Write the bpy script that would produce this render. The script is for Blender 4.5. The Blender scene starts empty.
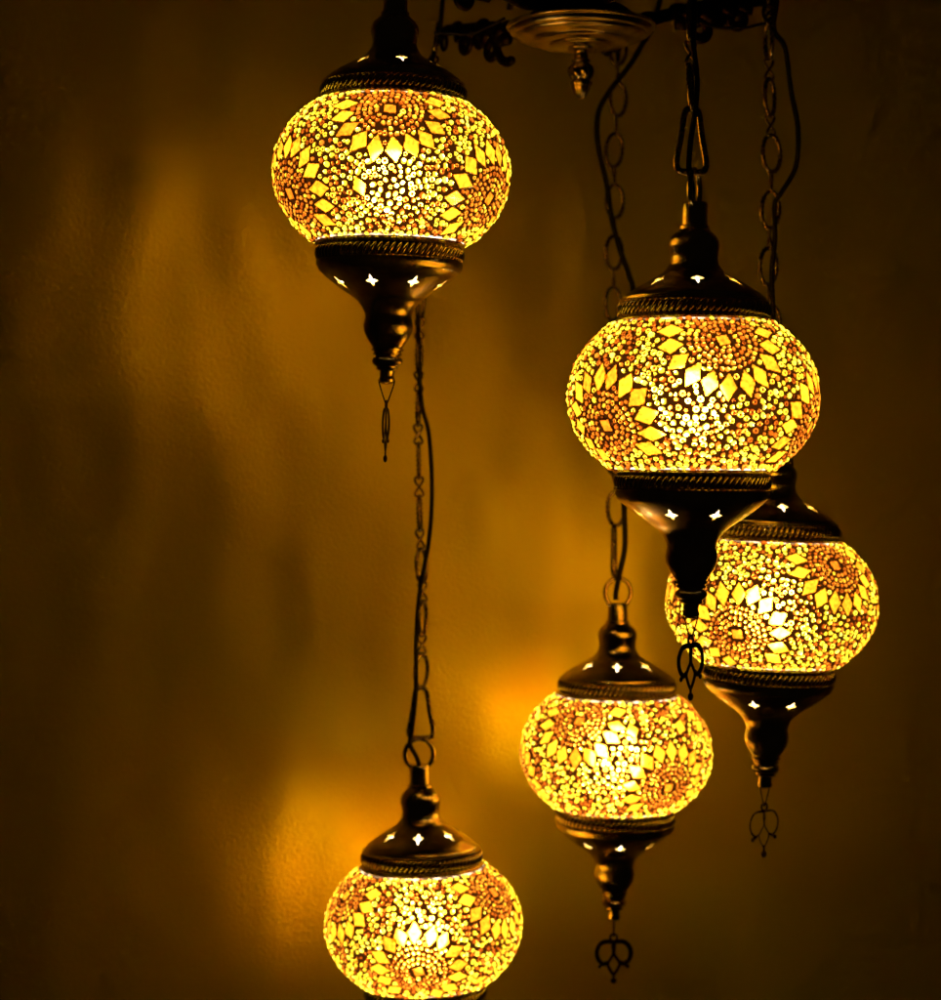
import bpy, bmesh, math, random
import numpy as np
from mathutils import Vector, Matrix

PI = math.pi
R = math.radians
S = bpy.context.scene
C = S.collection
F = 2000.0            # focal length in photograph pixels (photograph 941 x 1000)
HZ = 470.0            # horizon row of the photograph
CAMZ = 1.5
U = 0.13 / 252.0      # modelling unit for the lanterns


def P(px, py, d):
    return Vector(((px - 470.5) / F * d, d, (HZ - py) / F * d + CAMZ))


# ------------------------------------------------------------------ materials
def new_mat(name):
    m = bpy.data.materials.new(name)
    m.use_nodes = True
    nt = m.node_tree
    for n in list(nt.nodes):
        nt.nodes.remove(n)
    out = nt.nodes.new('ShaderNodeOutputMaterial')
    return m, nt, out


def N(nt, t, **kw):
    n = nt.nodes.new(t)
    for k, v in kw.items():
        if k in n.inputs:
            n.inputs[k].default_value = v
        else:
            setattr(n, k, v)
    return n


def metal(name, c1, c2, rough, spec_aniso=0.5, scale=60, bump=0.05):
    m, nt, out = new_mat(name)
    L = nt.links.new
    p = N(nt, 'ShaderNodeBsdfPrincipled')
    p.inputs['Metallic'].default_value = 1.0
    tc = N(nt, 'ShaderNodeTexCoord')
    no = N(nt, 'ShaderNodeTexNoise')
    no.inputs['Scale'].default_value = scale
    no.inputs['Detail'].default_value = 5
    L(tc.outputs['Object'], no.inputs['Vector'])
    r = N(nt, 'ShaderNodeValToRGB')
    r.color_ramp.elements[0].position = 0.35
    r.color_ramp.elements[1].position = 0.68
    r.color_ramp.elements[0].color = (*c1, 1)
    r.color_ramp.elements[1].color = (*c2, 1)
    L(no.outputs['Fac'], r.inputs['Fac'])
    L(r.outputs['Color'], p.inputs['Base Color'])
    mr = N(nt, 'ShaderNodeMapRange')
    mr.inputs['To Min'].default_value = rough * 1.35
    mr.inputs['To Max'].default_value = rough * 0.75
    L(no.outputs['Fac'], mr.inputs['Value'])
    L(mr.outputs['Result'], p.inputs['Roughness'])
    # fine lathe-brushed lines running round the axis
    mp = N(nt, 'ShaderNodeMapping')
    mp.inputs['Scale'].default_value = (30, 30, 2600)
    L(tc.outputs['Object'], mp.inputs['Vector'])
    n2 = N(nt, 'ShaderNodeTexNoise')
    n2.inputs['Scale'].default_value = 1.0
    n2.inputs['Detail'].default_value = 2
    L(mp.outputs['Vector'], n2.inputs['Vector'])
    b = N(nt, 'ShaderNodeBump')
    b.inputs['Strength'].default_value = bump
    b.inputs['Distance'].default_value = 0.0004
    L(n2.outputs['Fac'], b.inputs['Height'])
    L(b.outputs['Normal'], p.inputs['Normal'])
    p.inputs['Anisotropic'].default_value = spec_aniso
    if spec_aniso:
        tg = N(nt, 'ShaderNodeTangent')
        tg.direction_type = 'RADIAL'
        tg.axis = 'Z'
        L(tg.outputs['Tangent'], p.inputs['Tangent'])
    L(p.outputs['BSDF'], out.inputs['Surface'])
    return m


def glass_tile(name, stops, refr=0.45, rough=0.42, mottle=0.0, coat=0.06):
    """backlit coloured glass: diffuse transmission plus rough forward transmission;
    'tint' (a per-tile value) picks the batch colour and carries the painted shade of bead holes."""
    m, nt, out = new_mat(name)
    L = nt.links.new
    at = N(nt, 'ShaderNodeAttribute')
    at.attribute_name = 'tint'
    r = N(nt, 'ShaderNodeValToRGB')
    el = r.color_ramp.elements
    while len(el) > 1:
        el.remove(el[-1])
    el[0].position = stops[0][0]
    el[0].color = (*stops[0][1], 1)
    for pos, c in stops[1:]:
        e = el.new(pos)
        e.color = (*c, 1)
    L(at.outputs['Fac'], r.inputs['Fac'])
    col = r.outputs['Color']
    if mottle:
        tc = N(nt, 'ShaderNodeTexCoord')
        no = N(nt, 'ShaderNodeTexNoise')
        no.inputs['Scale'].default_value = 420
        no.inputs['Detail'].default_value = 4
        L(tc.outputs['Object'], no.inputs['Vector'])
        mr = N(nt, 'ShaderNodeMapRange')
        mr.inputs['From Min'].default_value = 0.3
        mr.inputs['From Max'].default_value = 0.65
        mr.inputs['To Min'].default_value = 1 - mottle
        mr.inputs['To Max'].default_value = 1.0
        L(no.outputs['Fac'], mr.inputs['Value'])
        mx = N(nt, 'ShaderNodeVectorMath', operation='SCALE')
        L(col, mx.inputs[0])
        L(mr.outputs['Result'], mx.inputs['Scale'])
        col = mx.outputs['Vector']
    t = N(nt, 'ShaderNodeBsdfTranslucent')
    g = N(nt, 'ShaderNodeBsdfRefraction')
    g.distribution = 'GGX'
    g.inputs['Roughness'].default_value = rough
    g.inputs['IOR'].default_value = 1.35
    L(col, t.inputs['Color'])
    L(col, g.inputs['Color'])
    mx = N(nt, 'ShaderNodeMixShader')
    mx.inputs['Fac'].default_value = refr
    L(t.outputs['BSDF'], mx.inputs[1])
    L(g.outputs['BSDF'], mx.inputs[2])
    gl = N(nt, 'ShaderNodeBsdfGlossy')
    gl.inputs['Roughness'].default_value = 0.12
    m2 = N(nt, 'ShaderNodeMixShader')
    m2.inputs['Fac'].default_value = coat
    L(mx.outputs['Shader'], m2.inputs[1])
    L(gl.outputs['BSDF'], m2.inputs[2])
    L(m2.outputs['Shader'], out.inputs['Surface'])
    return m


def principled(name, col, rough, **kw):
    m, nt, out = new_mat(name)
    p = N(nt, 'ShaderNodeBsdfPrincipled')
    p.inputs['Base Color'].default_value = (*col, 1)
    p.inputs['Roughness'].default_value = rough
    for k, v in kw.items():
        p.inputs[k.replace('_', ' ')].default_value = v
    nt.links.new(p.outputs['BSDF'], out.inputs['Surface'])
    return m


BRONZE = metal('antique_bronze', (0.42, 0.32, 0.11), (0.90, 0.74, 0.30), 0.185, 0.85)
BRASS = metal('aged_brass', (0.24, 0.19, 0.07), (0.58, 0.47, 0.19), 0.19, 0.8)
DARK = metal('blackened_bronze', (0.012, 0.008, 0.005), (0.045, 0.028, 0.012), 0.42, 0.0, 200, 0.0)
CHAINM = metal('chain_bronze', (0.14, 0.10, 0.035), (0.42, 0.31, 0.11), 0.26, 0.0, 200, 0.0)
CORD = principled('cord_rubber', (0.008, 0.006, 0.004), 0.6, Specular_IOR_Level=0.12)
m, nt, out = new_mat('dark_grout')
ga = N(nt, 'ShaderNodeBsdfTranslucent'); ga.inputs['Color'].default_value = (0.0045, 0.0014, 0.0002, 1)
gb = N(nt, 'ShaderNodeBsdfDiffuse'); gb.inputs['Color'].default_value = (0.018, 0.010, 0.004, 1)
gc = N(nt, 'ShaderNodeAddShader')
nt.links.new(ga.outputs[0], gc.inputs[0]); nt.links.new(gb.outputs[0], gc.inputs[1]); nt.links.new(gc.outputs[0], out.inputs['Surface'])
GROUT = m
PORC = principled('socket_plastic', (0.05, 0.04, 0.03), 0.5)
BEAD = glass_tile('glass_bead',
                  [(0.0, (0.02, 0.004, 0.001)), (0.12, (0.12, 0.022, 0.002)), (0.30, (0.24, 0.055, 0.004)), (0.45, (0.42, 0.14, 0.012)),
                   (0.55, (0.62, 0.36, 0.020)), (0.8, (0.78, 0.64, 0.030)), (1.0, (0.90, 0.82, 0.10))],
                  0.56, 0.23, coat=0.05)
TILE = glass_tile('amber_tile',
                  [(0.0, (0.34, 0.075, 0.006)), (0.35, (0.50, 0.17, 0.008)), (1.0, (0.76, 0.335, 0.016))],
                  0.5, 0.22, mottle=0.6, coat=0.04)
m, nt, out = new_mat('frosted_white_glass')
tt = N(nt, 'ShaderNodeBsdfTranslucent')
tt.inputs['Color'].default_value = (0.60, 0.55, 0.50, 1)
nt.links.new(tt.outputs['BSDF'], out.inputs['Surface'])
FROST = m
m, nt, out = new_mat('cloudy_glass_rim')
tt = N(nt, 'ShaderNodeBsdfTranslucent'); tc_ = N(nt, 'ShaderNodeTexCoord'); nn_ = N(nt, 'ShaderNodeTexNoise'); cr_ = N(nt, 'ShaderNodeValToRGB')
nn_.inputs['Scale'].default_value = 130
cr_.color_ramp.elements[0].position = 0.42; cr_.color_ramp.elements[0].color = (0.03, 0.02, 0.012, 1)
cr_.color_ramp.elements[1].position = 0.62; cr_.color_ramp.elements[1].color = (0.24, 0.19, 0.15, 1)
nt.links.new(tc_.outputs['Object'], nn_.inputs['Vector']); nt.links.new(nn_.outputs['Fac'], cr_.inputs['Fac'])
nt.links.new(cr_.outputs['Color'], tt.inputs['Color']); nt.links.new(tt.outputs[0], out.inputs['Surface'])
RIM = m


def wall_mat():
    m, nt, out = new_mat('ochre_wall_paint')
    L = nt.links.new
    p = N(nt, 'ShaderNodeBsdfPrincipled')
    tc = N(nt, 'ShaderNodeTexCoord')
    n0 = N(nt, 'ShaderNodeTexNoise')
    n0.inputs['Scale'].default_value = 3.0
    n0.inputs['Detail'].default_value = 6
    L(tc.outputs['Object'], n0.inputs['Vector'])
    r = N(nt, 'ShaderNodeValToRGB')
    r.color_ramp.elements[0].position = 0.3
    r.color_ramp.elements[1].position = 0.7
    r.color_ramp.elements[0].color = (0.87, 0.70, 0.011, 1)
    r.color_ramp.elements[1].color = (0.93, 0.765, 0.015, 1)
    L(n0.outputs['Fac'], r.inputs['Fac'])
    L(r.outputs['Color'], p.inputs['Base Color'])
    p.inputs['Roughness'].default_value = 0.31
    p.inputs['Metallic'].default_value = 0.6
    p.inputs['Specular IOR Level'].default_value = 0.55
    # rolled paint over uneven plaster
    n1 = N(nt, 'ShaderNodeTexNoise')
    n1.inputs['Scale'].default_value = 420
    n1.inputs['Detail'].default_value = 3
    n1.inputs['Roughness'].default_value = 0.6
    L(tc.outputs['Object'], n1.inputs['Vector'])
    n2 = N(nt, 'ShaderNodeTexNoise')
    n2.inputs['Scale'].default_value = 12
    n2.inputs['Detail'].default_value = 0.0
    mp = N(nt, 'ShaderNodeMapping')
    mp.inputs['Scale'].default_value = (1.6, 1.0, 0.8)
    L(tc.outputs['Object'], mp.inputs['Vector'])
    L(mp.outputs['Vector'], n2.inputs['Vector'])
    b1 = N(nt, 'ShaderNodeBump')
    b1.inputs['Strength'].default_value = 0.6
    b1.inputs['Distance'].default_value = 0.0007
    L(n1.outputs['Fac'], b1.inputs['Height'])
    b2 = N(nt, 'ShaderNodeBump')
    b2.inputs['Strength'].default_value = 0.5
    b2.inputs['Distance'].default_value = 0.0115
    L(n2.outputs['Fac'], b2.inputs['Height'])
    L(b2.outputs['Normal'], b1.inputs['Normal'])
    L(b1.outputs['Normal'], p.inputs['Normal'])
    L(p.outputs['BSDF'], out.inputs['Surface'])
    return m


# ------------------------------------------------------------------ object helpers
def link(name, me, mats, parent=None, smooth=True):
    o = bpy.data.objects.new(name, me)
    C.objects.link(o)
    for mm in (mats if isinstance(mats, (list, tuple)) else [mats]):
        me.materials.append(mm)
    if smooth:
        me.polygons.foreach_set('use_smooth', [True] * len(me.polygons))
    if parent:
        o.parent = parent
    return o


def pymesh(name, v, f):
    me = bpy.data.meshes.new(name)
    me.from_pydata([tuple(p) for p in v], [], f)
    me.update()
    return me


def empty(name, loc, label, cat, group=None):
    o = bpy.data.objects.new(name, None)
    o.empty_display_size = 0.02
    C.objects.link(o)
    o.location = loc
    o['label'] = label
    o['category'] = cat
    if group:
        o['group'] = group
    return o


def lathe(prof, seg=96, closed=False, scale=U):
    """prof: list of (r, z). r==0 ends are welded to a pole."""
    v, f, rows = [], [], []
    for r, z in prof:
        if r < 1e-6:
            rows.append([len(v)])
            v.append((0, 0, z * scale))
        else:
            rows.append(list(range(len(v), len(v) + seg)))
            for k in range(seg):
                a = 2 * PI * k / seg
                v.append((r * math.cos(a) * scale, r * math.sin(a) * scale, z * scale))
    pairs = list(zip(rows[:-1], rows[1:]))
    if closed:
        pairs.append((rows[-1], rows[0]))
    for A, B in pairs:
        for k in range(seg):
            k2 = (k + 1) % seg
            if len(A) == 1 and len(B) == 1:
                continue
            if len(A) == 1:
                f.append((A[0], B[k2], B[k]))
            elif len(B) == 1:
                f.append((A[k], A[k2], B[0]))
            else:
                f.append((A[k], A[k2], B[k2], B[k]))
    return v, f


def catmull(pts, n=8, closed=False):
    pts = [Vector(p) for p in pts]
    out = []
    m = len(pts)
    rng = range(m) if closed else range(m - 1)
    for i in rng:
        if closed:
            p0, p1, p2, p3 = pts[(i - 1) % m], pts[i], pts[(i + 1) % m], pts[(i + 2) % m]
        else:
            p0, p1, p2, p3 = pts[max(i - 1, 0)], pts[i], pts[i + 1], pts[min(i + 2, m - 1)]
        for k in range(n):
            t = k / n
            out.append(0.5 * ((2 * p1) + (p2 - p0) * t + (2 * p0 - 5 * p1 + 4 * p2 - p3) * t * t
                              + (-p0 + 3 * p1 - 3 * p2 + p3) * t ** 3))
    if not closed:
        out.append(pts[-1])
    return out


def tube(path, rad, closed=False, seg=10, flat=1.0, flat_axis=None, twist=0.0):
    """rad: number or function of t in 0..1.  twist>0 makes a rope-twisted wire."""
    path = [Vector(p) for p in path]
    n = len(path)
    v, f = [], []
    up = None
    for i, p in enumerate(path):
        if closed:
            t = (path[(i + 1) % n] - path[(i - 1) % n]).normalized()
        else:
            t = (path[min(i + 1, n - 1)] - path[max(i - 1, 0)]).normalized()
        if flat_axis is not None:
            b = Vector(flat_axis)
            a = t.cross(b).normalized()
            b = a.cross(t).normalized()
        else:
            if up is None:
                up = Vector((0, 0, 1)) if abs(t.z) < 0.8 else Vector((1, 0, 0))
            a = t.cross(up).normalized()
            b = a.cross(t).normalized()
            up = b
        rr = rad(i / max(n - 1, 1)) if callable(rad) else rad
        for k in range(seg):
            w = 2 * PI * k / seg
            q = rr
            if twist:
                q = rr * (1 + 0.20 * math.cos(2 * (w - twist * 2 * PI * i / n)))
            v.append(p + a * (q * math.cos(w)) + b * (q * flat * math.sin(w)))
    m = n if closed else n - 1
    for i in range(m):
        j = (i + 1) % n
        for k in range(seg):
            k2 = (k + 1) % seg
            f.append((i * seg + k, i * seg + k2, j * seg + k2, j * seg + k))
    if not closed:
        f.append(tuple(range(seg - 1, -1, -1)))
        f.append(tuple((n - 1) * seg + k for k in range(seg)))
    return v, f


def merge(parts):
    V, Fc = [], []
    for v, f in parts:
        o = len(V)
        V += [Vector(p) for p in v]
        Fc += [tuple(i + o for i in q) for q in f]
    return V, Fc


def ball(c, r, seg=14, rings=8, sx=1, sy=1, sz=1):
    prof = [(math.sin(PI * i / rings) * r if 0 < i < rings else 0, -math.cos(PI * i / rings) * r) for i in range(rings + 1)]
    v, f = lathe(prof, seg, scale=1)
    return [(p[0] * sx + c[0], p[1] * sy + c[1], p[2] * sz + c[2]) for p in v], f


# ------------------------------------------------------------------ mosaic globe
GA, GB = 124.0, 95.0


def surf(d):
    """direction -> point on the spheroid and its outward normal"""
    d = np.asarray(d, float)
    t = 1.0 / math.sqrt((d[0] ** 2 + d[1] ** 2) / GA ** 2 + d[2] ** 2 / GB ** 2)
    p = d * t
    n = np.array([p[0] / GA ** 2, p[1] / GA ** 2, p[2] / GB ** 2])
    return p, n / np.linalg.norm(n)


SEG = 8


def bead_template(prof):
    v, q = [], []
    for r, z in prof:
        for k in range(SEG):
            a = 2 * PI * k / SEG
            v.append((r * math.cos(a), r * math.sin(a), z))
    for i in range(len(prof) - 1):
        for k in range(SEG):
            k2 = (k + 1) % SEG
            q.append((i * SEG + k, i * SEG + k2, (i + 1) * SEG + k2, (i + 1) * SEG + k))
    b = (len(prof) - 1) * SEG
    q += [(b, b + 1, b + 2, b + 3), (b, b + 3, b + 4, b + 7), (b + 4, b + 5, b + 6, b + 7)]
    return np.array(v, float), np.array(q, int)


T_RING = bead_template([(1.0, -0.35), (0.99, 0.20), (0.86, 0.55), (0.66, 0.66), (0.42, 0.52), (0.26, 0.10)])
T_DOME = bead_template([(1.0, -0.35), (0.99, 0.16), (0.84, 0.50), (0.48, 0.76), (0.15, 0.82)])


def diamond_template():
    v, q = [], []
    lv = [(-2.6, 1.0), (0.8, 1.0), (1.35, 0.90)]
    for z, s in lv:
        v += [(s, 0, z), (0, s, z), (-s, 0, z), (0, -s, z)]
    for i in range(len(lv) - 1):
        for k in range(4):
            k2 = (k + 1) % 4
            q.append((i * 4 + k, i * 4 + k2, (i + 1) * 4 + k2, (i + 1) * 4 + k))
    b = (len(lv) - 1) * 4
    q.append((b, b + 1, b + 2, b + 3))
    return np.array(v, float), np.array(q, int)


T_DIA = diamond_template()


def mosaic(seed, rot):
    rng = random.Random(seed)
    items = []      # (template, P, X, Y, Nrm, sx, sy, tint, mat)
    grid = {}

    def key(p):
        return (int(p[0] // 7), int(p[1] // 7), int(p[2] // 7))

    placed_d = []   # diamonds: centre, x axis, y axis, hx, hy

    def reg(p, r):
        grid.setdefault(key(p), []).append((p, r))

    def free(p, r, k=1.0):
        kx, ky, kz = key(p)
        for a in (-1, 0, 1):
            for b in (-1, 0, 1):
                for c in (-1, 0, 1):
                    for q, rq in grid.get((kx + a, ky + b, kz + c), ()):
                        dx = p - q
                        if dx @ dx < ((r + rq) * k) ** 2:
                            return False
        for q, X, Y, hx, hy in placed_d:
            dx = p - q
            if dx @ dx > 420:
                continue
            if abs(dx @ X) / (hx + r * 1.1) + abs(dx @ Y) / (hy + r * 1.1) < 1.0:
                return False
        return True

    def frame(n, ref):
        X = ref - n * (ref @ n)
        X /= np.linalg.norm(X)
        return X, np.cross(n, X)

    def add_bead(p, n, r, tint, kind=None):
        ref = np.array([rng.gauss(0, 1), rng.gauss(0, 1), rng.gauss(0, 1)])
        nn = n + ref * 0.10
        nn /= np.linalg.norm(nn)
        X, Y = frame(nn, np.array([rng.gauss(0, 1), rng.gauss(0, 1), rng.gauss(0, 1)]))
        tpl = kind or (0 if rng.random() < 0.45 else 1)
        sx = r * (1.0 if tpl == 0 else rng.uniform(0.95, 1.16))
        sy = r * (1.0 if tpl == 0 else rng.uniform(0.80, 1.0))
        items.append((tpl, p, X, Y, nn, sx, sy, r * rng.uniform(0.9, 1.25), tint, 1))
        reg(p, r * 0.96)

    # rosettes, alternately a little above and a little below the equator
    for k in range(6):
        lon = rot + k * PI / 3
        lat = R(25 if k % 2 == 0 else -15)
        c, n = surf((math.cos(lat) * math.cos(lon), math.cos(lat) * math.sin(lon), math.sin(lat)))
        X, Y = frame(n, np.array([0, 0, 1.0]))

        def at(rad, phi):
            q = c + X * (rad * math.cos(phi)) + Y * (rad * math.sin(phi)) - n * (rad * rad / 230.0)
            return surf(q)
        # centre tile
        a0 = rng.uniform(0.4, 1.1)
        ux = X * math.cos(a0) + Y * math.sin(a0)
        uy = np.cross(n, ux)
        items.append((2, c, ux, uy, n, 10.0, 9.5, 1.0, rng.uniform(0.05, 0.3), 2))
        placed_d.append((c, ux, uy, 10.0, 9.5))
        for rad in (13.8, 19.8, 25.8, 32.0):
            m_ = int(2 * PI * rad / 6.0)
            ph = rng.uniform(0, 6.3)
            for j in range(m_):
                if rng.random() < 0.03:
                    continue
                p, nn = at(rad + rng.uniform(-0.7, 0.7), ph + 2 * PI * (j + rng.uniform(-0.12, 0.12)) / m_)
                if abs(p[2]) < 71:
                    add_bead(p, nn, rng.uniform(2.8, 3.25), min(0.53, max(0.12, rng.gauss(0.40, 0.09))), 1 if rng.random() < 0.6 else 0)
        m_ = 16
        ph = rng.uniform(0, 6.3)
        for j in range(m_):
            phi = ph + 2 * PI * (j + rng.uniform(-0.08, 0.08)) / m_
            p, nn = at(48.0 + rng.uniform(-1.5, 1.5), phi)
            if abs(p[2]) > 65.5:
                continue
            q, _ = at(62, phi)
            ux, uy = frame(nn, q - p)
            w = rng.uniform(-0.14, 0.14)
            ux, uy = ux * math.cos(w) + uy * math.sin(w), uy * math.cos(w) - ux * math.sin(w)
            hx, hy = rng.uniform(13.6, 16.2), rng.uniform(9.4, 11.4)
            bad = False
            for q, QX, QY, qx, qy in placed_d:
                dd = p - q
                if math.sqrt(dd @ dd) < 13.6:
                    bad = True
                    break
            if bad:
                continue
            items.append((2, p, ux, uy, nn, hx, hy, 1.0, rng.uniform(0.35, 1.0), 2))
            placed_d.append((p, ux, uy, hx, hy))
    # a few loose diamonds fill the wide spaces between rosettes
    for _ in range(26):
        d = np.array([rng.gauss(0, 1), rng.gauss(0, 1), rng.gauss(0, 1)])
        p, nn = surf(d / np.linalg.norm(d))
        if abs(p[2]) > 62 or not free(p, 9.0, 0.95):
            continue
        if any((p - q) @ (p - q) < 20.0 ** 2 for q, *_r in placed_d):
            continue
        ux, uy = frame(nn, np.array([rng.gauss(0, 0.5), rng.gauss(0, 0.5), 1.0]))
        hx, hy = rng.uniform(11.5, 14.5), rng.uniform(8.5, 10.5)
        items.append((2, p, ux, uy, nn, hx, hy, 1.0, rng.uniform(0.3, 1.0), 2))
        placed_d.append((p, ux, uy, hx, hy))
    # loose beads scattered in between: big yellow ones first, then small fillers
    for tries, r0, r1 in ((7000, 3.0, 3.9), (22000, 2.6, 3.3), (14000, 2.0, 2.5)):
        for _ in range(tries):
            d = np.array([rng.gauss(0, 1), rng.gauss(0, 1), rng.gauss(0, 1)])
            d /= np.linalg.norm(d)
            p, nn = surf(d)
            if abs(p[2]) > 71.8:
                continue
            r = rng.uniform(r0, r1)
            if not free(p, r, 0.86):
                continue
            if r > 2.75:
                tint = rng.uniform(0.56, 1.0) if rng.random() < 0.68 else rng.uniform(0.2, 0.45)
            else:
                tint = rng.uniform(0.55, 0.95) if rng.random() < 0.32 else rng.uniform(0.05, 0.45)
            add_bead(p, nn, r, tint)
    # --- grout sheet over the glass, pierced where a tile or bead sits on it
    nu, nv = 640, 190
    zs = np.linspace(-72, 72, nv + 1)
    th = np.linspace(0, 2 * PI, nu, endpoint=False)
    rr = GA * np.sqrt(1 - (zs / GB) ** 2)
    gv = np.stack([np.outer(rr, np.cos(th)), np.outer(rr, np.sin(th)), np.outer(zs, np.ones(nu))], -1)
    zc = (zs[:-1] + zs[1:]) / 2
    tcn = th + PI / nu
    rc = GA * np.sqrt(1 - (zc / GB) ** 2)
    cc = np.stack([np.outer(rc, np.cos(tcn)), np.outer(rc, np.sin(tcn)), np.outer(zc, np.ones(nu))], -1)
    keep = np.ones((nv, nu), bool)
    dz = 144.0 / nv
    for it in items:
        tpl, p, X, Y, nn, sx, sy, sz, tint, mt = it
        ext = max(sx, sy)
        rloc = math.hypot(p[0], p[1])
        i0 = max(0, int((p[2] - ext + 72) / dz)); i1 = min(nv, int((p[2] + ext + 72) / dz) + 2)
        a = math.atan2(p[1], p[0]); da = ext / rloc + 0.012
        js = np.arange(int(math.floor((a - da) / (2 * PI) * nu)), int(math.ceil((a + da) / (2 * PI) * nu)) + 1) % nu
        if i1 <= i0:
            continue
        blk = cc[i0:i1][:, js] - p
        x, y = np.abs(blk @ X), np.abs(blk @ Y)
        if tpl == 2:
            m_ = x / max(sx - 1.9, 1) + y / max(sy - 1.9, 1) < 1.0
        else:
            m_ = (x / max(sx - 0.8, 0.5)) ** 2 + (y / max(sy - 0.8, 0.5)) ** 2 < 1.0
        sub = keep[i0:i1]
        sub[:, js] &= ~m_
    iv, iu = np.nonzero(keep)
    iu2 = (iu + 1) % nu
    gq = np.stack([iv * nu + iu, iv * nu + iu2, (iv + 1) * nu + iu2, (iv + 1) * nu + iu], -1)
    gvv = gv.reshape(-1, 3)
    used = np.unique(gq)
    remap = -np.ones(len(gvv), int)
    remap[used] = np.arange(len(used))
    gq = remap[gq]; gvv = gvv[used]
    VV, QQ, MM, TT, SS = [gvv], [gq], [np.zeros(len(gq), int)], [np.zeros(len(gvv))], [np.ones(len(gq), bool)]
    off = len(gvv)
    for ti, (tv, tq) in enumerate((T_RING, T_DOME, T_DIA)):
        its = [i for i in items if i[0] == ti]
        Pm = np.array([i[1] for i in its]); Xm = np.array([i[2] for i in its])
        Ym = np.array([i[3] for i in its]); Nm = np.array([i[4] for i in its])
        sx = np.array([i[5] for i in its])[:, None, None]
        sy = np.array([i[6] for i in its])[:, None, None]
        sz = np.array([i[7] for i in its])[:, None, None]
        t = tv[None]
        v = Pm[:, None] + Xm[:, None] * (t[..., 0:1] * sx) + Ym[:, None] * (t[..., 1:2] * sy) + Nm[:, None] * (t[..., 2:3] * sz)
        n = len(its)
        q = tq[None] + (np.arange(n) * len(tv))[:, None, None] + off
        VV.append(v.reshape(-1, 3)); QQ.append(q.reshape(-1, 4))
        MM.append(np.full(n * len(tq), 2 if ti == 2 else 1))
        SS.append(np.full(n * len(tq), ti != 2))
        tb = np.array([i[8] for i in its])[:, None]
        # shade of a bead's threading hole painted into the tint; grouted foot dark
        tm = {0: [0.0, 0.75, 1, 1, 0.6, 0.0], 1: [0.0, 0.75, 1, 1, 1]}.get(ti)
        tm = np.repeat(tm, SEG)[None] if tm else np.ones((1, len(tv)))
        TT.append((tb * tm).ravel())
        off += n * len(tv)
    V = np.concatenate(VV) * U; Q = np.concatenate(QQ); M_ = np.concatenate(MM); T = np.concatenate(TT); Sm = np.concatenate(SS)
    me = bpy.data.meshes.new('glass_globe')
    me.vertices.add(len(V)); me.vertices.foreach_set('co', V.astype(np.float32).ravel())
    me.loops.add(len(Q) * 4); me.loops.foreach_set('vertex_index', Q.astype(np.int32).ravel())
    me.polygons.add(len(Q))
    me.polygons.foreach_set('loop_start', np.arange(0, len(Q) * 4, 4, dtype=np.int32))
    me.update(calc_edges=True)
    me.polygons.foreach_set('material_index', M_.astype(np.int32))
    me.polygons.foreach_set('use_smooth', Sm)
    a = me.attributes.new('tint', 'FLOAT', 'POINT')
    a.data.foreach_set('value', T.astype(np.float32))
    me.update()
    return me


# ------------------------------------------------------------------ lantern metalwork
TOPZ = 73.6
TOP_OUT = [(76.0, 0), (78.6, 0.3), (79.2, 2.2), (76.5, 4.2), (74.6, 5.5), (74.8, 12), (74.6, 18.5), (76.2, 19.6), (76.0, 21.5),
           (72.8, 22.6), (72.6, 24.0), (70.5, 26.0), (66.5, 29.2), (60, 33.5), (52.5, 38.0), (44.5, 42.6), (37.5, 46.5),
           (31.5, 50.2), (27.5, 54.5), (24.6, 59.5), (23.3, 65.0), (24.2, 71.0), (25.6, 76.5), (25.3, 81.5), (22.5, 87.0),
           (17.8, 91.4), (15.2, 94.0), (15.0, 97.0), (12.9, 98.2), (12.6, 119.5), (11.6, 121.0), (0, 121.0)]
TOP_IN = [(0, 90), (16, 86), (20.5, 80), (20.5, 74), (18.5, 66), (20, 59), (23.5, 52.5), (28.5, 48), (35.5, 43.6), (42.6, 39.6),
          (50.5, 35.0), (58, 30.6), (64, 27.0), (69, 23.0), (72, 17), (72.4, 6), (74.6, 2.5)]
BOT_OUT = [(76.5, 0), (79.0, 0.2), (79.8, 2.4), (77.4, 4.0), (75.6, 5.2), (75.8, 12), (75.6, 19.0), (77.6, 20.4), (77.8, 24.5),
           (75.8, 27.8), (75.2, 29.4), (72.5, 32.2), (67.5, 36.4), (61.5, 41.2), (55.0, 46.0), (47.5, 51.2), (39.5, 56.4),
           (32.8, 62.0), (28.4, 68.0), (25.6, 74.5), (24.4, 79.5), (25.3, 84.0), (26.4, 90.0), (25.6, 97.0), (22.6, 104.5),
           (18.6, 111.5), (16.0, 115.5), (15.6, 117.0), (17.2, 118.0), (17.0, 119.6), (14.6, 120.6), (14.4, 122.0), (15.6, 123.0),
           (15.2, 124.6), (12.6, 125.6), (12.4, 126.6), (15.2, 128.6), (16.4, 132.0), (15.2, 135.6), (11.4, 138.4), (11.2, 139.8), (12.2, 140.8),
           (11.0, 142.2), (8.0, 143.6), (7.4, 149), (7.9, 151.5), (8.6, 153.6), (8.0, 156.4), (5.2, 158.6), (0, 159.4)]
BOT_OUT = [(r, z if z < 60 else 60 + (z - 60) * 0.90) for r, z in BOT_OUT]
BOT_IN = [(0, 96), (19, 91), (22.6, 86), (21.4, 79), (23.4, 73), (26.4, 66.5), (31, 60), (38, 54.0), (46, 48.8), (53.5, 43.6),
          (60, 38.8), (66, 34.0), (71, 29.6), (73.4, 25), (73.4, 6), (75, 2.5)]


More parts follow.
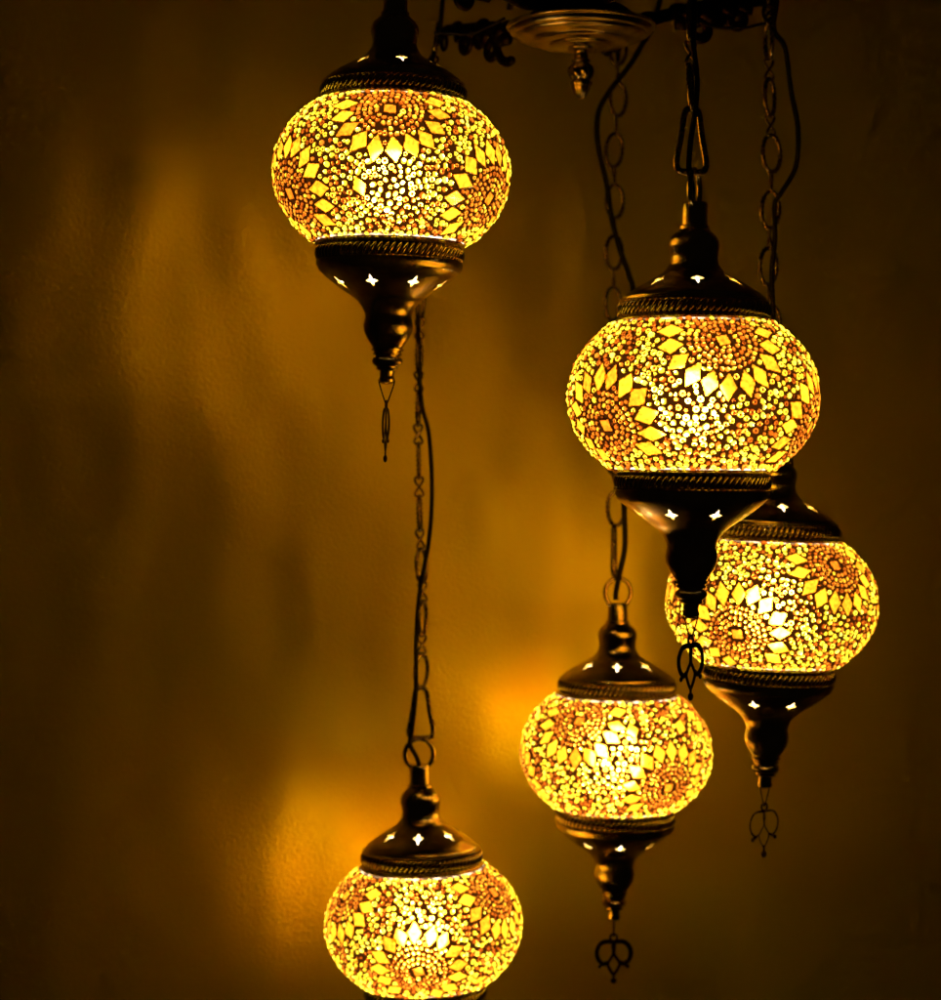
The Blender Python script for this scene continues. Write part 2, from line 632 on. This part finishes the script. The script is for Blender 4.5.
def star_cutters(n, r, z, nr, nz, off, hl, hw):
    """prisms shaped like a four-pointed star, standing on the cap's surface normal"""
    parts = []
    nl = math.hypot(nr, nz)
    nr, nz = nr / nl, nz / nl
    shape = []
    for k in range(16):
        a = 2 * PI * k / 16
        rad = [1.0, 0.58, 0.36, 0.58][k % 4]
        shape.append((rad * math.cos(a), rad * math.sin(a)))
    for i in range(n):
        w = off + 2 * PI * i / n
        er = Vector((math.cos(w), math.sin(w), 0))
        et = Vector((-math.sin(w), math.cos(w), 0))
        nn = er * nr + Vector((0, 0, nz))
        mm = er * (-nz) + Vector((0, 0, nr))
        c = er * r + Vector((0, 0, z))
        v = []
        for h in (-5.0, 5.0):
            for sx, sy in shape:
                v.append((c + nn * h + mm * (sx * hl) + et * (sy * hw)) * U)
        f = [tuple(range(15, -1, -1)), tuple(range(16, 32))]
        for k in range(16):
            k2 = (k + 1) % 16
            f.append((k, k2, 16 + k2, 16 + k))
        parts.append((v, f))
    return merge(parts)


def recalc(me):
    bm = bmesh.new(); bm.from_mesh(me)
    bmesh.ops.recalc_face_normals(bm, faces=bm.faces)
    bm.to_mesh(me); bm.free()


def smooth_prof(prof, n=2):
    return prof


def make_cap(outp, inp, sgn, stars, off):
    v, f = lathe([(r, z * sgn) for r, z in inp[::1]] + [(r, z * sgn) for r, z in outp], 128)
    me = pymesh('cap', v, f)
    recalc(me)
    cv, cf = star_cutters(*stars[:1], stars[1], stars[2] * sgn, stars[3], stars[4] * sgn, off, stars[5], stars[6])
    cm = pymesh('cut', cv, cf)
    recalc(cm)
    a = bpy.data.objects.new('cap_tmp', me); b = bpy.data.objects.new('cut_tmp', cm)
    C.objects.link(a); C.objects.link(b)
    md = a.modifiers.new('b', 'BOOLEAN')
    md.operation = 'DIFFERENCE'; md.object = b; md.solver = 'EXACT'
    dg = bpy.context.evaluated_depsgraph_get()
    res = bpy.data.meshes.new_from_object(a.evaluated_get(dg))
    bpy.data.objects.remove(a); bpy.data.objects.remove(b)
    bpy.data.meshes.remove(cm)
    res.name = 'cap'
    return res


def rope(z0, z1, r, sgn, n=72):
    parts = []
    zm, hl = (z0 + z1) / 2, (z1 - z0) / 2
    base_v, base_f = ball((0, 0, 0), 1.0, 10, 8)
    sl = R(30)
    for k in range(n):
        w = 2 * PI * k / n
        er = Vector((math.cos(w), math.sin(w), 0)); et = Vector((-math.sin(w), math.cos(w), 0)); ez = Vector((0, 0, 1))
        ax = ez * math.cos(sl) + et * math.sin(sl)
        bx = et * math.cos(sl) - ez * math.sin(sl)
        c = er * (r - 0.3) + ez * (zm * sgn)
        vv = [(c + ax * (p[2] * hl * 1.05) + bx * (p[0] * 2.2) + er * (p[1] * 3.6)) * U for p in base_v]
        parts.append((vv, base_f))
    return merge(parts)


def sharp(me, ang=35):
    try:
        me.set_sharp_from_angle(angle=R(ang))
    except Exception:
        pass


TOP_ME = make_cap(TOP_OUT, TOP_IN, 1, (7, 47.0, 41.2, 0.52, 0.85, 12.0, 6.6), 0.0)
BOT_ME = make_cap(BOT_OUT, BOT_IN, -1, (8, 56.5, 44.8, 0.60, 0.80, 10.0, 6.8), 0.0)
ROPE_T = pymesh('rope_band', *rope(5.0, 19.0, 75.2, 1))
ROPE_B = pymesh('rope_band', *rope(5.0, 19.5, 76.2, -1))
LIN_T = pymesh('frosted_lining', *lathe([(68, 20.5), (61, 26.4), (54, 30.4), (46, 35.4), (38, 39.8), (29, 45)], 64))
LIN_B = pymesh('frosted_lining', *lathe([(69, -26), (65, -31), (58, -36.4), (51, -41.6), (43, -47.2), (34, -52.6)], 64))
for me_ in (TOP_ME, BOT_ME):
    me_.materials.clear(); me_.materials.append(BRONZE)
    me_.polygons.foreach_set('use_smooth', [True] * len(me_.polygons)); sharp(me_, 40)
for me_, mm in ((ROPE_T, BRONZE), (ROPE_B, BRONZE), (LIN_T, FROST), (LIN_B, FROST)):
    me_.materials.append(mm)
    me_.polygons.foreach_set('use_smooth', [True] * len(me_.polygons))
NECK_ME = pymesh('glass_neck', *lathe([(79.4, 0), (78.0, 1.2), (75.2, 2.2), (73.0, 5.5)], 128))
NECK_ME.materials.append(RIM); NECK_ME.polygons.foreach_set('use_smooth', [True] * len(NECK_ME.polygons))


def ring_mesh():
    pts = [(math.cos(a) * 18.2 * U, 0, math.sin(a) * 19.5 * U) for a in [2 * PI * k / 40 for k in range(40)]]
    return pymesh('hanging_ring', *tube(pts, 3.1 * U, True, 12))


def charm_mesh(th=1.0):
    s = U
    ax = (0, 1, 0)
    parts = []
    # small eye on top
    parts.append(tube([(4.6 * s * math.cos(a), 0, (-3 + 4.6 * math.sin(a)) * s) for a in [2 * PI * k / 20 for k in range(20)]], 1.5 * s, True, 8, 0.6, ax))
    for sg in (-1, 1):
        outer = [(0, -9), (8, -8.0), (16, -10), (21.5, -17), (22.5, -25), (19.5, -33), (13.5, -37.5), (8.0, -35.5)]
        parts.append(tube(catmull([(sg * x * s, 0, z * s) for x, z in outer], 6), 2.9 * th * s, False, 8, 0.4, ax))
        inner = [(0, -8), (1.2, -14), (0.4, -21), (1.0, -26), (5.0, -31.5), (8.0, -37.5), (5.0, -45), (0.4, -51.5)]
        parts.append(tube(catmull([(sg * x * s, 0, z * s) for x, z in inner], 6), 2.0 * th * s, False, 8, 0.5, ax))
        parts.append(tube(catmull([(sg * x * s, 0, z * s) for x, z in [(12, -37.5), (15, -38.6), (18.0, -40.5)]], 4), 2.0 * s, False, 8, 0.5, ax))
        parts.append(ball((sg * 18.2 * s, 0, -40.8 * s), 2.6 * s, 10, 6, 1, 0.5, 1))
    parts.append(tube([(0, 0, -49 * s), (0, 0, -57 * s)], 1.6 * s, False, 8, 0.6, ax))
    parts.append(ball((0, 0, -59.5 * s), 4.2 * s, 12, 8, 1, 0.55, 1))
    return pymesh('charm', *merge(parts))


def charm_wire():
    s = U
    pts = [(0, 7.6, 3), (0, 8.2, 0), (0, 5.6, -9), (0, 1.4, -21), (0, 0, -23.5), (0, -1.4, -21), (0, -5.6, -9), (0, -8.2, 0), (0, -7.6, 3)]
    return pymesh('charm_wire', *tube(catmull([Vector(p) * s for p in pts], 5), 0.75 * s, False, 8))


RING_ME, CHARM_ME, WIRE_ME = ring_mesh(), charm_mesh(), charm_wire()
THIN_ME = charm_mesh(0.45)
for me_, mm in ((RING_ME, BRONZE), (CHARM_ME, DARK), (THIN_ME, CHAINM), (WIRE_ME, DARK)):
    me_.materials.append(mm)
    me_.polygons.foreach_set('use_smooth', [True] * len(me_.polygons))
SOCK_ME = pymesh('lamp_socket', *lathe([(0, 88), (9, 88), (9, 46), (8, 44), (0, 44)], 32))
SOCK_ME.materials.append(PORC)

POWER = 2.2
GR = 'mosaic glass lanterns hanging from the chandelier'


def put(name, me, parent, loc=(0, 0, 0), rot=(0, 0, 0)):
    o = bpy.data.objects.new(name, me)
    C.objects.link(o)
    o.parent = parent
    o.location = loc
    o.rotation_euler = rot
    return o


def lantern(px, py, w, roll, seed, rot, topstar, botstar, charm_yaw, ring_yaw, label, power=1.0, pitch=0.0, tall=1.0):
    d = F * 0.13 / w
    e = empty('mosaic_lantern', P(px, py, d), label, 'lantern', GR)
    e.rotation_euler = (R(pitch), R(roll), 0)
    g = mosaic(seed, rot)
    for mm in (GROUT, BEAD, TILE):
        g.materials.append(mm)
    put('glass_globe', g, e)
    put('glass_neck', NECK_ME, e, (0, 0, 71.9 * U))
    put('glass_neck', NECK_ME, e, (0, 0, -71.9 * U), (PI, 0, 0))
    t = put('top_cap', TOP_ME, e, (0, 0, TOPZ * U), (0, 0, topstar))
    t.scale = (1, 1, tall)
    put('rope_band', ROPE_T, t); put('frosted_lining', LIN_T, t)
    b = put('bottom_cap', BOT_ME, e, (0, 0, -TOPZ * U), (0, 0, botstar))
    put('rope_band', ROPE_B, b); put('frosted_lining', LIN_B, b)
    put('lamp_socket', SOCK_ME, e, (0, 0, TOPZ * U))
    put('hanging_ring', RING_ME, e, (0, 0, (TOPZ + 121 * tall + 13) * U), (0, 0, ring_yaw))
    wz = -(TOPZ + 60 + 96.4 * 0.90) * U
    ch = put('charm', THIN_ME if seed == 37 else CHARM_ME, e, (0, 0, wz - 21.5 * U), (0, -R(roll), charm_yaw))
    put('charm_wire', WIRE_ME, ch, (0, 0, 21.5 * U), (0, 0, 0))
    ld = bpy.data.lights.new('bulb_light', 'POINT')
    ld.energy = POWER * power
    ld.color = (1.0, 0.82, 0.56)
    ld.shadow_soft_size = 0.013
    lo = bpy.data.objects.new('bulb_light', ld)
    C.objects.link(lo)
    lo.parent = e
    lo.location = (0, 0, -8 * U)
    return d


A0 = -PI / 2   # angle that faces the camera
D1 = lantern(391.5, 174, 238, 1.3, 11, A0 + R(1), A0 + R(12), A0 + R(29), R(84), 0.6,
             'amber mosaic lantern highest at the upper left, its top cap cut by the picture edge')
D2 = lantern(693, 396.5, 251, 0.5, 23, A0 + R(9), A0 + R(-2), A0 + R(18), R(52), R(68),
             'largest amber mosaic lantern, right of centre, its tip overlapping the lantern behind it', 1.1)
D3 = lantern(771.5, 602, 211, 2.0, 37, A0 + R(33), A0 + R(3), A0 + R(20), R(35), 1.0,
             'amber mosaic lantern at the far right, partly hidden behind the tip of the largest one', 1.0)
D4 = lantern(616, 751, 192, 0.7, 41, A0 + R(-30), A0 + R(-4), A0 + R(3), R(4), 0.35,
             'smallest amber mosaic lantern, low at the centre, with a heart charm against the wall', 1.15)
D5 = lantern(423.5, 924, 197, -1.5, 59, A0 + R(-62), A0 + R(-3), A0 + R(20), R(30), 0.15,
             'lowest amber mosaic lantern at the bottom left, its lower cap cut by the picture edge', 1.15, 0, 1.08)


# ------------------------------------------------------------------ chains
def oval_mesh(h=0.0252, w=0.0140, r=0.00135, twist=11):
    pts = []
    for k in range(44):
        a = 2 * PI * k / 44
        pts.append(((w / 2 - r) * math.copysign(abs(math.cos(a)) ** 0.9, math.cos(a)), 0, (h / 2 - r) * math.sin(a)))
    return pymesh('link', *tube(pts, r, True, 10, twist=twist))


def connector_mesh(h=0.0135, r=0.0009):
    pts = []
    for k in range(40):
        t = 2 * PI * k / 40
        pts.append((0.0027 * math.sin(2 * t), 0.0006 * math.cos(t * 1.0 + 0.7), (h / 2) * math.cos(t)))
    return pymesh('connector', *tube(pts, r, True, 8))


def long_link_mesh(h=0.036, w=0.0195, r=0.0017):
    pts = [(-0.24, 1), (0.24, 1), (0.5, 0.82), (0.72, 0.1), (1.0, -0.62), (0.92, -0.92), (0.5, -1), (-0.5, -1), (-0.92, -0.92), (-1.0, -0.62), (-0.72, 0.1), (-0.5, 0.82)]
    pts = [(x * (w / 2 - r), 0, z * (h / 2 - r)) for x, z in pts]
    return pymesh('long_link', *tube(catmull(pts, 5, True), r, True, 12))


OV, CN, LL = oval_mesh(), connector_mesh(), long_link_mesh()
for me_ in (OV, CN, LL):
    me_.materials.append(CHAINM)
    me_.polygons.foreach_set('use_smooth', [True] * len(me_.polygons))
GC = 'bronze chains holding up the lanterns'


def chain(poly, d, first, seq, yaws, label):
    """poly: pixel polyline from bottom to top; first: pixel row of the first element's centre"""
    pts = [P(x, y, d) for x, y in poly]

    def at_z(z):
        for a, b in zip(pts[:-1], pts[1:]):
            if a.z <= z <= b.z or (b is pts[-1] and z > b.z):
                t = (z - a.z) / (b.z - a.z)
                return a + (b - a) * t, (b - a).normalized()
        return pts[0].copy(), (pts[1] - pts[0]).normalized()
    top = pts[-1]
    e = empty('hanging_chain', top, label, 'chain', GC)
    z = P(0, first, d).z
    i = 0
    for kind in seq:
        if kind == 'L':
            me, h = LL, 0.036
        elif kind == 'C':
            me, h = CN, 0.0135
        else:
            me, h = OV, 0.0252
        if i:
            z += prev / 2 + h / 2 - (0.0020 if 'C' in (kind, pk) else 0.0028)
        c, t = at_z(z)
        o = put({'L': 'long_link', 'C': 'connector', 'O': 'link'}[kind], me, e)
        o.rotation_mode = 'QUATERNION'
        o.rotation_quaternion = Vector((0, 0, 1)).rotation_difference(t) @ Matrix.Rotation(yaws[i % len(yaws)], 4, 'Z').to_quaternion()
        o.location = c - top
        prev, pk = h, kind
        i += 1
        if z > top.z + 0.01:
            break
    return e


Q9 = PI / 2
chain([(389, -40), (388, -160)], D1, -52, 'LCOCOCO', [0.2, 1.4, 0.3, 1.8], 'short bronze chain above the upper left lantern, rising out of the picture')
chain([(691, 190), (692, 110), (690, 70), (692, 10), (692, -70)], D2, 140.5, 'LOCOCOCOCO',
      [0.25, Q9 - 0.25, 0.4, Q9 - 0.4, 1.0, 0.9], 'dark chain with a wide long link above the largest lantern')
chain([(779, 465), (773, 350), (768, 280), (770, 221), (772, 164), (770, 108), (769, 54), (768, -20), (768, -80)], D3, 444, 'LCOCOCOCOCOCOCOCOCO',
      [0.3, 0.9, 0.25, 1.8, 0.1, 1.4, 0.3, 1.7, 0.15, 1.3, 0.2], 'chain of open oval links at the right edge of the group')
chain([(614, 580), (614, 550), (616, 510), (613, 400), (613, 305), (614, 253), (615, 204), (614, 153), (618, 101), (618, 40), (618, -60)], D4, 550, 'LOCOCOCOCOCOCOCOCOCO',
      [Q9 - 0.15, 0.1, 1.2, 0.15, 1.5, 0.3, 1.8, 0.1, 1.1, 0.4, 1.6, 0.2], 'chain of open oval links beside the turned finial, above the centre lantern')
chain([(421, 740), (421, 690), (423, 600), (420, 535), (419, 480), (418, 425), (420, 310), (427, 160), (434, 55), (440, 10), (444, -60)], D5, 713, 'LOCOCOCOCOCOCOCOCOCOCOCOCO',
      [0.25, 0.8, 0.4, 1.15, 0.4, 1.0, 0.5, 1.45, 0.1, Q9, 0.2, Q9 - 0.1, 0.3, 1.35, 0.1, 1.2],
      'longest chain, thin edge-on links running down to the lowest lantern')

# ------------------------------------------------------------------ power cords
GW = 'black power cords running beside the chains'


def cord(poly, d, rad, label, dd=None):
    pts = [P(x, y, d + (dd[i] if dd else 0.0)) for i, (x, y) in enumerate(poly)]
    base = pts[0].copy()
    v, f = tube([p - base for p in catmull(pts, 8)], rad, False, 10)
    o = link('power_cord', pymesh('power_cord', v, f), CORD)
    o.location = base
    o['label'] = label; o['category'] = 'cord'; o['group'] = GW


def dds(n, a):
    return [a * math.sin(i * 1.9) for i in range(n - 1)] + [0]


cord([(389, -90), (384, -60), (389, -30), (391, -14)], D1 - 0.004, 0.0014, 'short black cord entering the upper left lantern at the picture edge')
cord([(694, -60), (694, 10), (693, 40), (697, 80), (695, 112), (691, 140), (689, 168), (692, 186), (692, 200)], D2, 0.0015,
     'black cord lying along the chain of the largest lantern', [-.003, -.003, -.004, -.004, -.004, -.003, -.002, 0, 0])
cord([(779, -60), (777, 0), (774, 29), (785, 48), (791, 90), (798, 128), (796, 166), (782, 192), (775, 205), (775, 240), (772, 272), (773, 307), (777, 400), (780, 430), (779, 470)],
     D3, 0.0016, 'black cord bowing out to the right of the right-hand chain', [-.004] * 14 + [0])
cord([(668, -40), (655, 20), (642, 45), (630, 65), (612, 88), (600, 108), (597, 130), (600, 155), (607, 185), (611, 215), (620, 250), (629, 275), (633, 300),
      (628, 400), (624, 470), (624, 505), (625, 545), (620, 572), (616, 592), (616, 600)], D4, 0.0019,
     'black cord curving left then crossing the chain above the centre lantern', [-.004] * 18 + [0, 0])
cord([(446, -60), (440, 30), (433, 60), (424, 160), (418, 280), (417.5, 300), (419, 365), (422, 405), (429, 435), (432, 490), (429, 540), (420, 590), (416, 640), (416, 690),
      (412, 730), (410, 744), (417, 758), (421, 772)], D5, 0.0015, 'long black cord winding round the chain down to the lowest lantern', [-.004] * 16 + [0, 0])

# ------------------------------------------------------------------ chandelier frame
DF = 1.2
K = DF / F       # metres per photo pixel at the frame's depth
fc = P(581, 27, DF)
fr = empty('chandelier_frame', fc, 'bronze chandelier frame with ringed round pan and black scroll arms at the top edge', 'chandelier frame')
pan = [(0, 6), (60, 6), (74, 2), (75, 0), (74, -1.6), (71.5, -2.2), (71, -6.0), (69.5, -7.4), (65, -8.0), (64.6, -9.6), (62, -11.6), (57, -12.8), (50, -14.0), (49, -15.6),
       (46.5, -17.2), (40, -17.8), (33, -18.4), (32, -20), (29.5, -21.2), (22, -21.6), (14, -22.0), (13, -24.0), (10, -25), (0, -25)]
o = link('pan', pymesh('pan', *lathe(pan, 128, scale=K)), BRASS, fr)
sharp(o.data, 50)


def finial():
    prof = [(r * 1.0, -22 + (z + 22) * 0.86) for r, z in [(0, -22), (9.5, -22), (10, -24), (7.4, -26), (7.0, -33), (9.2, -35), (9.4, -37), (8.0, -38.5), (9.8, -40.5), (12.2, -44), (12.8, -49), (11.6, -54),
            (9.0, -57.5), (8.4, -59), (10.6, -60.5), (10.8, -63), (9.4, -65), (8.8, -68), (7.0, -73), (4.6, -77.5), (3.2, -80), (0, -81)]]
    v, f = [], []
    seg = 64
    rows = []
    for r, z in prof:
        if r == 0:
            rows.append([len(v)]); v.append((0, 0, z * K)); continue
        rows.append(list(range(len(v), len(v) + seg)))
        for k in range(seg):
            a = 2 * PI * k / seg
            q = r
            if -53 < z < -37:
                q = r * (1 + 0.085 * math.cos(7 * a + z * 0.22))
            elif z < -54:
                q = r * (1 + 0.11 * abs(math.cos(4 * a)) - 0.05)
            v.append((q * K * math.cos(a), q * K * math.sin(a), z * K))
    for A, B in zip(rows[:-1], rows[1:]):
        for k in range(seg):
            k2 = (k + 1) % seg
            if len(A) == 1:
                f.append((A[0], B[k2], B[k]))
            elif len(B) == 1:
                f.append((A[k], A[k2], B[0]))
            else:
                f.append((A[k], A[k2], B[k2], B[k]))
    return pymesh('finial', v, f)


link('finial', finial(), BRASS, fr)
link('hub', pymesh('hub', *lathe([(0, 5), (50, 5), (52, 12), (44, 18), (30, 22), (24, 34), (30, 44), (28, 60), (14, 72), (8, 90), (8, 200), (0, 200)], 64, scale=K)), DARK, fr)


def arm_mesh(Rr, hook, low=True):
    """one cast arm in its own x-z plane, length Rr (m) along +x; heights in frame pixels"""
    ax = (0, 1, 0)
    X = lambda s, z: (s * Rr, 0, z * K)
    parts = []
    bar = catmull([X(0.12, 14), X(0.30, 2), X(0.45, 8), X(0.62, 18), (X(0.85, 26)), X(0.97, 30), X(1.03, 26)], 8)
    parts.append(tube(bar, 6.5 * K, False, 10, 0.55, ax))
    # hook that curls down next to the pan and ends in a knob
    hk = catmull([X(0.72, 22), X(0.64, 14), X(0.60, 2), X(0.585, -10), X(0.55, -20), X(0.50, -24)], 8)
    if hook:
        parts.append(tube(hk, lambda t: (7.5 - 2.6 * t) * K, False, 10, 0.6, ax))
    if hook:
        parts.append(ball(X(0.493, -23), 6.0 * K, 12, 8, 1.3, 0.7, 0.9))
    # scroll rings under the bar
    for s, z, r0, t0 in () if not low else ((0.63, -5, 8.6, 4.4), (0.83, 9, 7.6, 4.2), (0.72, 10, 7, 4)):
        parts.append(tube([(s * Rr + r0 * K * math.cos(a), 0, (z + r0 * math.sin(a)) * K) for a in [2 * PI * k / 28 for k in range(28)]],
                          t0 * 1.25 * K, True, 10, 0.6, ax))
    for a, b, t0 in (((0.56, 4), (0.60, 16), 8), ((0.66, 4), (0.70, 18), 8), ((0.78, 12), (0.80, 24), 7), ((0.87, 16), (0.88, 26), 7), ((0.50, 2), (0.58, 2), 6)):
        parts.append(tube([X(*a), X(*b)], t0 * 1.3 * K, False, 10, 0.55, ax))
    # upper scrolls, mostly above the picture
    sp = [X(0.15 + 0.30 * t + 0.06 * math.cos(7 * t), 26 + 34 * math.sin(3.0 * t)) for t in [i / 24 for i in range(25)]]
    parts.append(tube(sp, 5 * K, False, 10, 0.6, ax))
    # leaf ornaments along the bar
    for s, z in ((0.36, 4), (0.52, 14), (0.70, 24), (0.90, 30)):
        parts.append(ball(X(s, z), 8 * K, 12, 8, 1.5, 0.55, 0.9))
    # hook eye for the chain
    parts.append(tube([(Rr + 5 * K * math.cos(a), 0, (18 + 8 * math.sin(a)) * K) for a in [2 * PI * k / 24 for k in range(24)]], 2 * K, True, 8))
    return pymesh('arm', *merge(parts))


for (px, d) in ((388, D1), (692, D2), (768, D3), (618, D4), (444, D5)):
    tip = P(px, 0, d) - P(581, 0, DF)
    Rr = math.hypot(tip.x, tip.y)
    o = link('arm', arm_mesh(Rr, px == 444, px != 618), DARK, fr)
    o.rotation_euler = (0, 0, math.atan2(tip.y, tip.x))
    o.location = (0, 0, 9 * K)

# thin wires strung between arm and chain
for nm, pts, d in (('supply_wire', [(700, 22), (716, 27), (742, 28), (766, 23)], 1.2),
                   ('supply_wire', [(434, 33), (450, 33), (470, 34), (492, 25), (505, 18)], 1.22)):
    w = [P(x, y, d) - fc for x, y in pts]
    link(nm, pymesh(nm, *tube(catmull(w, 8), 0.0009, False, 8)), CORD, fr)

# ------------------------------------------------------------------ wall
WY, YAW = 1.46, R(11)
bm = bmesh.new()
bmesh.ops.create_cube(bm, size=1.0)
bmesh.ops.scale(bm, vec=(5.0, 0.12, 4.0), verts=bm.verts)
me = bpy.data.meshes.new('wall'); bm.to_mesh(me); bm.free()
wl = link('wall', me, wall_mat(), None, False)
wl.rotation_euler = (0, 0, YAW)
wl.location = Vector((0, WY, CAMZ)) + Vector((-math.sin(YAW), math.cos(YAW), 0)) * 0.06
wl['kind'] = 'structure'
wl['label'] = 'ochre painted plaster wall glowing amber behind the lanterns'
wl['category'] = 'wall'

# ------------------------------------------------------------------ camera, world, render
cd = bpy.data.cameras.new('camera')
cam = bpy.data.objects.new('camera', cd)
C.objects.link(cam)
cam.location = (0, 0, CAMZ)
cam.rotation_euler = (PI / 2, 0, 0)
cd.sensor_fit = 'VERTICAL'
cd.sensor_height = 36.0
cd.sensor_width = 36.0
cd.lens = 36.0 * F / 1000.0
cd.shift_y = -30.0 / 1000.0
cd.clip_start = 0.05
cd.clip_end = 100
cd.dof.use_dof = True
cd.dof.focus_distance = 1.05
cd.dof.aperture_fstop = 11
S.camera = cam

w = bpy.data.worlds.new('World')
S.world = w
w.use_nodes = True
bg = w.node_tree.nodes['Background']
bg.inputs['Color'].default_value = (1.0, 0.6, 0.3, 1)
bg.inputs['Strength'].default_value = 0.0015

S.view_settings.view_transform = 'Standard'
S.view_settings.look = 'None'
S.view_settings.exposure = 0
S.view_settings.gamma = 1
cy = S.cycles
cy.use_denoising = True
cy.denoiser = 'OPENIMAGEDENOISE'
cy.max_bounces = 6
cy.diffuse_bounces = 3
cy.glossy_bounces = 3
cy.transmission_bounces = 5
cy.caustics_reflective = True
cy.caustics_refractive = True
cy.sample_clamp_indirect = 6.0
